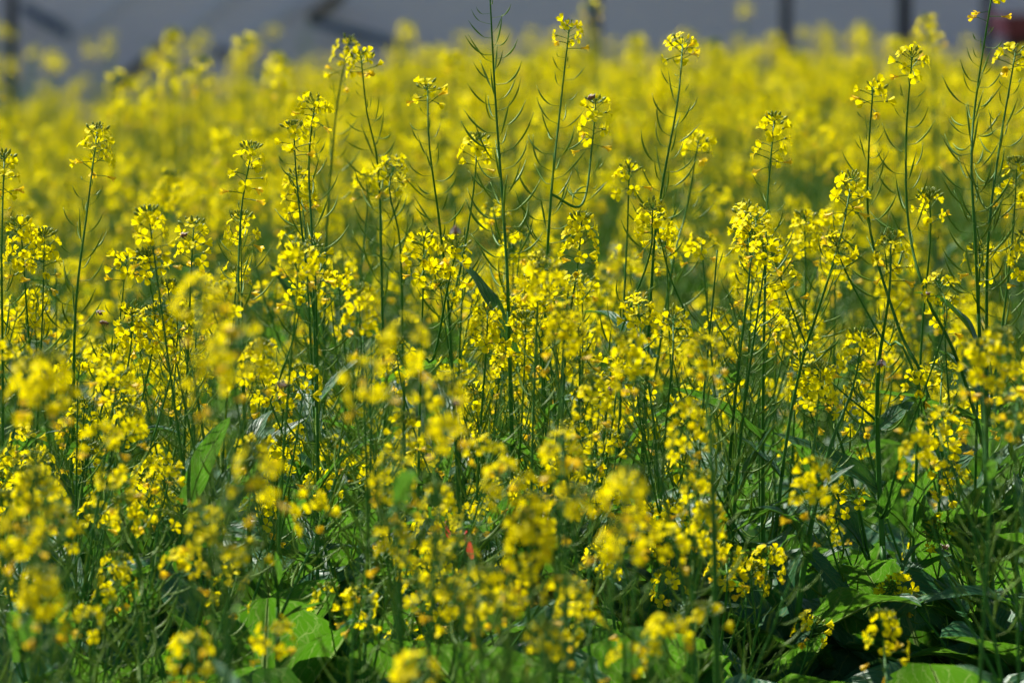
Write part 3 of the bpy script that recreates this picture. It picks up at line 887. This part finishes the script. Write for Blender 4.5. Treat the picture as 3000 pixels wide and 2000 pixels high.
def fill_label(D, px, tip, sty, nb):
    py = 1000 - ((tip.z - CAM_H) / D + math.tan(PITCH)) * PXR
    i = min(MARK, key=lambda q: (MARK[q][0] - px) ** 2 + .5 * (MARK[q][1] - py) ** 2)
    mx, my, mD = MARK[i]
    dx = px - mx
    near = 'sharp' if 7.3 < D < 9.3 else 'blurred'
    if D > mD + 1.2: rel = 'behind and left of' if dx < -60 else ('behind and right of' if dx > 60 else 'directly behind')
    elif D < mD - 1.0: rel = 'in front, left of' if dx < -60 else ('in front, right of' if dx > 60 else 'directly in front of')
    else: rel = ('close' if abs(dx) < 110 else ('a little' if abs(dx) < 230 else 'further')) + (' left of' if dx < 0 else ' right of')
    size = 'tall ' if tip.z > .9 else ('short ' if tip.z < .66 else '')
    lab = '%s %s%s %s-stalked plant %s the %s' % (near, size, WORD[sty], {1: 'two', 2: 'three', 3: 'four', 4: 'five', 5: 'six'}[nb], rel, SHORT[i])
    while lab in LABELS and ' plant ' in lab and len(lab.split()) < 15:
        lab = lab.replace(' plant ', ' plant standing ' + ('farther ' if D > 12.6 else 'closer '), 1)
        break
    if len(lab.split()) > 16: lab = lab.replace(' bare podded', ' podded')
    LABELS.add(lab)
    return lab, 'yellow-flowered plants of the field'


def canopy(x_px):
    f = x_px / 3000
    t = min(1, max(0, (f - .05) / .45))
    return .825 + .225 * t * t * (3 - 2 * t)


k = 0
tries = 0
while k < N_FILL and tries < 20000:
    tries += 1
    low = False
    if k < 6: D = r.uniform(6.0, 7.4)
    elif k < 54: D = r.uniform(7.4, 9.2)
    elif k < 84: D, low = r.uniform(6.6, 9.0), True
    elif k < 152: D = r.uniform(9.2, 11.7)
    else: D = 11.7 + 1.6 * r.random()
    x = r.uniform(-.105, .105) * D
    px = x / D * PXR + 1500
    # the gap at the lower right is open down to the leaves
    if px > 2150 and D < 7.6: continue
    if 250 < px < 950 and D < 8.0 and r.random() < .6: continue
    if px > 2200 and D < 8.35 and low: continue
    if px > 2250 and D < 8.7 and r.random() < .62: continue
    if any((x - a) ** 2 + (D - b) ** 2 < .085 ** 2 for a, b in placed): continue
    placed.append((x, D))
    H = min(.93, canopy(px)) * r.uniform(.80, 1.0)
    if 7.4 <= D <= 9.2: H *= r.uniform(.80, 1.0)
    if D < 7.4: H = min(H, .78) * r.uniform(.70, .95)
    if 9.2 < D < 11.7: H *= .80
    if low: H = r.uniform(.38, .70)
    if r.random() < .10 and D > 12: H = r.uniform(.92, 1.06)
    base = Vector((x, D, 0))
    nb = r.choice((2, 3, 3)) if D > 9.2 or low else (r.choice((1, 1, 2, 2)) if D > 7.4 else r.choice((1, 1, 2)))
    tops = random_tops(base, H, r, nb, low=.6 if D > 9.2 else .70)
    sty = pick_styles(r, nb + 1, (2.4, 4, 3.6, .8, 1.4, 2)) if D > 9.2 else pick_styles(r, nb + 1, (1.6, 3.6, 5, 1.2, 2.5, 3.6))
    if low: sty = pick_styles(r, nb + 1, (.2, 1.6, 4, 2.5, 4, 3))
    lab, grp = fill_label(D, px, tops[0][0], sty[0], nb)
    plant(base, tops, 5000 + k, lab, grp, 'split' if 7.2 < D < 9.3 else 'join', False, sty, nbasal=r.choice((3, 4, 5)) if D > 7.7 else 0, nstem=3 if D > 7.9 else 0)
    k += 1

# ------------------------------------------------------------------ the rest of the field, one mass
far_coll = bpy.data.collections.new('field_plant_kinds')
rf = random.Random(31)
for v in range(9):
    buf = MB()
    H = 1.0 * rf.uniform(.94, 1.02)
    nb = rf.choice((3, 4))
    tops = random_tops(Vector((0, 0, 0)), H, rf, nb, spread=.16, lean=.08, low=.6)
    plant(Vector((0, 0, 0)), tops, 9000 + v, buf=buf, styles=pick_styles(rf, nb + 1, (2.4, 4, 3.4, .8, 1.4, 2)), nbasal=3, nstem=3)
    o = bpy.data.objects.new('field_plant', buf.mesh('field_plant', PLANT_MATS))
    far_coll.objects.link(o)

pts, scl, rot = [], [], []
cell = .215
yv = 12.9
grid_r = random.Random(5)
while yv < 27.4:
    half = .12 * yv
    xv = -half
    while xv < half:
        x = xv + grid_r.uniform(-.08, .08); y = yv + grid_r.uniform(-.08, .08)
        px = x / y * PXR + 1500
        if y > 13.4 or grid_r.random() < .5:
            s = canopy(px) * grid_r.uniform(.80, 1.0)
            if grid_r.random() < .05 and not 2820 < px < 3100: s = grid_r.uniform(.98, 1.15)
            if px > 2780 and y > 15: s *= .94
            pts.append((x, y, 0)); scl.append(s); rot.append(grid_r.uniform(0, 6.28))
        xv += cell
    yv += cell
me = bpy.data.meshes.new('field_points')
me.from_pydata(pts, [], [])
a = me.attributes.new('plant_scale', 'FLOAT', 'POINT'); a.data.foreach_set('value', scl)
a = me.attributes.new('plant_turn', 'FLOAT', 'POINT'); a.data.foreach_set('value', rot)
field = link('mustard_flower_field', me)
tag(field, 'blurred mass of yellow mustard flowers reaching back to the wall', 'flower field', kind='stuff')
ng = bpy.data.node_groups.new('spread_plants', 'GeometryNodeTree')
ng.interface.new_socket('Geometry', in_out='INPUT', socket_type='NodeSocketGeometry')
ng.interface.new_socket('Geometry', in_out='OUTPUT', socket_type='NodeSocketGeometry')
N, Lk = ng.nodes, ng.links
gi, go = N.new('NodeGroupInput'), N.new('NodeGroupOutput')
ci = N.new('GeometryNodeCollectionInfo'); ci.inputs[0].default_value = far_coll; ci.inputs[1].default_value = True; ci.inputs[2].default_value = True
ip = N.new('GeometryNodeInstanceOnPoints'); ip.inputs['Pick Instance'].default_value = True
ri = N.new('FunctionNodeRandomValue'); ri.data_type = 'INT'
ri.inputs[4].default_value = 0; ri.inputs[5].default_value = 8
na = N.new('GeometryNodeInputNamedAttribute'); na.data_type = 'FLOAT'; na.inputs[0].default_value = 'plant_scale'
nt = N.new('GeometryNodeInputNamedAttribute'); nt.data_type = 'FLOAT'; nt.inputs[0].default_value = 'plant_turn'
cx = N.new('ShaderNodeCombineXYZ')
Lk.new(nt.outputs[0], cx.inputs[2])
Lk.new(gi.outputs[0], ip.inputs['Points']); Lk.new(ci.outputs[0], ip.inputs['Instance'])
Lk.new(ri.outputs[2], ip.inputs['Instance Index'])
Lk.new(cx.outputs[0], ip.inputs['Rotation']); Lk.new(na.outputs[0], ip.inputs['Scale'])
Lk.new(ip.outputs[0], go.inputs[0])
md = field.modifiers.new('spread', 'NODES'); md.node_group = ng


# ------------------------------------------------------------------ leafy rosettes low between the stems
def leaf_between(a, b, facing, blade_from=0.0, wide=1.0):
    """matrix that lays a unit leaf from a to b with its upper face towards facing"""
    x = (b - a); L = x.length; x.normalize()
    z = Vector(facing); z = (z - x * z.dot(x)).normalized()
    y = z.cross(x)
    m = Matrix((x * L, y * L * wide, z * L)).transposed().to_4x4()
    return Matrix.Translation(a) @ m


def rosette(base, leaves, label, group=None):
    root = link('leafy_rosette', None); root.location = base
    tag(root, label, 'plant', group)
    b = MB()
    b.tube([(0, 0, -.01), (.002, 0, .02), (.004, .002, .05)], [.012, .011, .006], 3, 8)
    link('crown', b.mesh('crown', PLANT_MATS), root)
    for T, m in leaves:
        link('leaf', shared(T, 'leaf'), root, Matrix.Translation(-Vector(base)) @ m)
    return root


FLAT = [make_leaf(random.Random(900 + q), 'flat') for q in range(3)]
D0 = 8.12
bs = Vector((at(2460, 2000, D0).x, D0, 0))
lv = [(FLAT[0], leaf_between(bs + Vector((-.02, 0, .02)), at(2365, 1798, D0), (-.2, -1, .25), wide=1.1)),
      (FLAT[1], leaf_between(bs + Vector((.14, .02, .02)), at(2655, 1745, D0 + .03), (.35, -.8, .9), wide=.85)),
      (LEAF['broad'][0], leaf_between(bs + Vector((0, .12, 0)), at(2230, 1790, D0 + .12), (-.2, -.5, 1))),
      (LEAF['broad'][1], leaf_between(bs + Vector((0, .12, 0)), at(2800, 1840, D0 + .14), (.3, -.6, 1))),
      (LEAF['broad'][2], leaf_between(bs, at(2560, 1690, D0 + .15), (.1, -1, .3))),
      (LEAF['round'][1], leaf_between(bs, at(2420, 1720, D0 + .25), (-.1, -1, .6)))]
rosette(bs, lv, 'leafy plant with round backlit leaf and big dark veined leaf, lower right')
D1 = 8.16
bs = Vector((at(2300, 2000, D1).x, D1, 0))
lv = [(LEAF['lance'][0], leaf_between(at(2362, 1612, D1), at(2520, 1838, D1 - .06), (.6, -.9, .4), wide=1.1)),
      (LEAF['lance'][1], leaf_between(at(2362, 1612, D1), at(2285, 1690, D1), (-.3, -.5, 1))),
      (LEAF['lance'][2], leaf_between(at(2368, 1678, D1), at(2536, 1590, D1 + .02), (-.2, -.35, 1), wide=.8)),
      (LEAF['lance'][3], leaf_between(at(2636, 1722, D1), at(2722, 1548, D1 + .03), (-1, -.3, .5), wide=.8)),
      (LEAF['broad'][4], leaf_between(bs, at(2180, 1820, D1), (-.3, -.7, .8))),
      (LEAF['broad'][3], leaf_between(bs, at(2420, 1830, D1 + .1), (.1, -.6, .8)))]
rosette(bs, lv, 'plant with a long bent blue-green leaf standing above the round backlit leaf')
D2 = 8.4
bs = Vector((at(420, 2000, D2).x, D2, 0))
lv = [(FLAT[2], leaf_between(bs, at(330, 1470, D2), (-.1, -1, .2), wide=1.1)),
      (LEAF['round'][0], leaf_between(bs, at(520, 1600, D2 - .1), (.2, -1, .5))),
      (LEAF['old'][0], leaf_between(bs + Vector((0, -.3, 0)), at(430, 1915, D2 - .3), (0, -1, .5), wide=1.3)),
      (LEAF['round'][2], leaf_between(bs, at(600, 1730, D2), (.2, -.8, .6)))]
rosette(bs, lv, 'leafy plant with broad bright leaves and one yellowing leaf at the lower left')

rr = random.Random(64)
for q in range(66):
    if q < 16: D = rr.uniform(8.6, 11.8)
    elif q < 54: D = rr.uniform(7.4, 8.9)
    else: D = rr.uniform(6.6, 9.0)
    px = rr.uniform(-80, 3080) if q < 54 else rr.uniform(2200, 3060)
    if px > 2150 and D < 8.3: D += .6
    b0 = Vector(((px - 1500) / PXR * D, D, 0))
    lv = []
    az = rr.uniform(0, 6)
    for j in range(rr.choice((5, 6, 7))):
        az += 2.4 + rr.uniform(-.4, .4)
        big = rr.uniform(.22, .36) if D > 7.4 else rr.uniform(.18, .26)
        T = rr.choice(LEAF['round'] if rr.random() < .55 else LEAF['broad'])
        lv.append((T, leaf_mat(b0 + Vector((math.cos(az) * .008, math.sin(az) * .008, .03)), az, rr.uniform(.35, 1.2), big, rr.uniform(-.7, .7))))
    py = 30 + (CAM_H - .25) / D * PXR
    i = min(MARK, key=lambda t: (MARK[t][0] - px) ** 2 + .4 * (MARK[t][1] - py) ** 2)
    dx = px - MARK[i][0]
    how = 'sharp' if 7.6 < D < 9.0 else 'soft'
    rel = ('low behind,' if D > MARK[i][2] + .8 else ('low before,' if D < MARK[i][2] - .8 else 'low beside,')) + (' close' if abs(dx) < 90 else (' far' if abs(dx) > 260 else ' somewhat')) + (' left of' if dx < 0 else ' right of')
    rosette(b0, lv, '%s %s-leaved flowerless plant %s the %s' % (how, {5: 'five', 6: 'six', 7: 'seven'}[len(lv)], rel, SHORT[i]), 'leafy plants low between the stems')

# ------------------------------------------------------------------ honey bees
def bee(pos, yaw, pitch, label, size=1.0):
    root = link('honey_bee', None)
    root.matrix_world = Matrix.Translation(pos) @ Matrix.Rotation(yaw, 4, 'Z') @ Matrix.Rotation(pitch, 4, 'Y') @ Matrix.Scale(size * .001, 4)
    tag(root, label, 'bee', 'bees on the flowers')
    mats = [M['bee_dark'], M['bee_amber'], M['bee_wing']]
    b = MB()
    xs = np.linspace(-8.2, -1.6, 12)
    rad = 2.5 * np.sin(np.linspace(.25, 2.75, 12)) ** .75
    P = np.stack([xs, np.zeros(12), -.35 * np.sin(np.linspace(0, 3.1, 12)) * 1.2], 1)
    n0 = b.n
    b.tube(P, rad, 0, 10)
    stripes = np.concatenate([np.repeat([0, 1, 1, 0, 1, 1, 0, 1, 1, 0, 1], 10)])
    b.m[0] = stripes
    link('abdomen', b.mesh('abdomen', mats), root)
    b = MB(); t = np.linspace(0.15, 3.0, 8)
    b.tube(np.stack([-2.0 * np.cos(t), np.zeros(8), .3 + np.zeros(8)], 1), 2.2 * np.sin(t) ** .8, 1, 10)
    link('thorax', b.mesh('thorax', mats), root)
    b = MB(); t = np.linspace(0.15, 3.0, 7)
    b.tube(np.stack([2.9 - 1.1 * np.cos(t), np.zeros(7), np.full(7, -.1)], 1), 1.6 * np.sin(t) ** .8, 0, 10)
    for sgn in (-1, 1):
        b.tube([(3.6, sgn * .5, .6), (4.6, sgn * .9, 1.3), (5.8, sgn * 1.3, .9)], [.16, .14, .14], 0, 4)
    link('head', b.mesh('head', mats), root)
    for sgn in (-1, 1):
        b = MB()
        for (L, W, dz, ang) in ((8.6, 1.5, 1.9, .62), (5.6, 1.2, 1.6, .95)):
            rows = []
            for f in np.linspace(0, 1, 6):
                wv = W * (.18 + math.sin(math.pi * min(1, .08 + f * .86)) ** .8)
                cx_, cy_ = -.2 - f * L * math.cos(ang), sgn * (.9 + f * L * math.sin(ang))
                tx, ty = math.sin(ang) * sgn, math.cos(ang)
                rows.append([(cx_ - ty * 0 + sgn * tx * wv, cy_ + ty * wv * sgn, dz + .8 * f), (cx_, cy_, dz + .95 * f), (cx_ - sgn * tx * wv, cy_ - ty * wv * sgn, dz + .8 * f)])
            b.grid(np.array(rows), 2)
        link('wing', b.mesh('wing', mats), root)
        for k, (x0, x1) in enumerate(((1.2, 2.6), (0, .2), (-1.0, -2.8))):
            b = MB()
            b.tube([(x0, sgn * 1.2, -1.2), ((x0 + x1) / 2, sgn * 3.2, -.9), (x1, sgn * 3.6, -3.4), (x1 - .5, sgn * 3.9, -4.6)], [.35, .32, .3 if k < 2 else .5, .15], 0, 5)
            link('leg', b.mesh('leg', mats), root)
    return root


for px, py, D, yaw, pit, lab in [
        (535, 690, 8.24, 2.4, .3, 'dark bee sitting in the small round flower head'),
        (310, 946, 8.2, .4, .2, 'bee hovering by a curved pod beside the tall left stalk'),
        (291, 913, 8.25, 1.9, -.3, 'bee clinging to a pod just above the hovering one'),
        (1786, 1140, 8.15, 2.0, -.9, 'amber striped bee hanging under the centre-right flower head'),
        (2708, 862, 8.2, 3.6, .1, 'bee on the slanting stem below a small flower tuft'),
        (2584, 1058, 8.1, 1.3, -1.0, 'dark bee against the thickest stem beside the full sharp heads'),
        (2772, 1605, 8.05, .9, .5, 'bee flying beside the leaning bud cluster at the lower right'),
        (2614, 1802, 8.02, 1.5, -.8, 'bee half hidden under the nodding cluster over the dark leaf'),
        (1728, 287, 8.42, 2.6, .4, 'bee on top of the head right of the tuft by the tallest pod stalk'),
        (1334, 668, 7.5, 1.6, -1.3, 'soft dark bee hanging above the sharp twin heads'),
        (1342, 1182, 6.3, .5, .3, 'blurred bee on the soft head just below the rounded middle head'),
        (822, 1128, 6.6, 2.8, .2, 'blurred bee left of the large blurred flower mass')]:
    bee(at(px, py, D), yaw, pit, lab, 1.12)

# ------------------------------------------------------------------ scraps of red ribbon tied low among the stems
for px, py, w_, h_, tw, D, lab in [(1374, 1604, 22, 66, .5, 7.7, 'largest red ribbon scrap hanging among the stems at the bottom'),
                                   (1312, 1560, 16, 46, -.6, 8.2, 'small red ribbon scrap just left of the largest one'),
                                   (1194, 1612, 14, 34, .3, 8.2, 'tiny faded red ribbon scrap furthest left, beside a stem')]:
    c = at(px, py, D); u = D / PXR
    b = MB(); rows = []
    for f in np.linspace(-.5, .5, 9):
        ww = w_ * u * .5 * (1 - .5 * (2 * abs(f)) ** 2.2)
        a_ = tw * (f + .2)
        cx_, cz_ = f * h_ * u * .28, -f * h_ * u
        rows.append([(cx_ - ww * math.cos(a_), -ww * math.sin(a_) + .003, cz_), (cx_, -.0015, cz_), (cx_ + ww * math.cos(a_), ww * math.sin(a_) + .003, cz_)])
    b.grid(np.array(rows), 0)
    o = link('red_ribbon', b.mesh('red_ribbon', [M['ribbon']])); o.location = c
    tag(o, lab, 'ribbon', 'red ribbon scraps')
    b = MB(); b.tube([(-h_ * u * .14, 0, h_ * u * .5), (-h_ * u * .18, .004, h_ * u * .62), (-h_ * u * .1, .012, h_ * u * .70)], .0012, 0, 5)
    link('tie', b.mesh('tie', [M['ribbon']]), o)
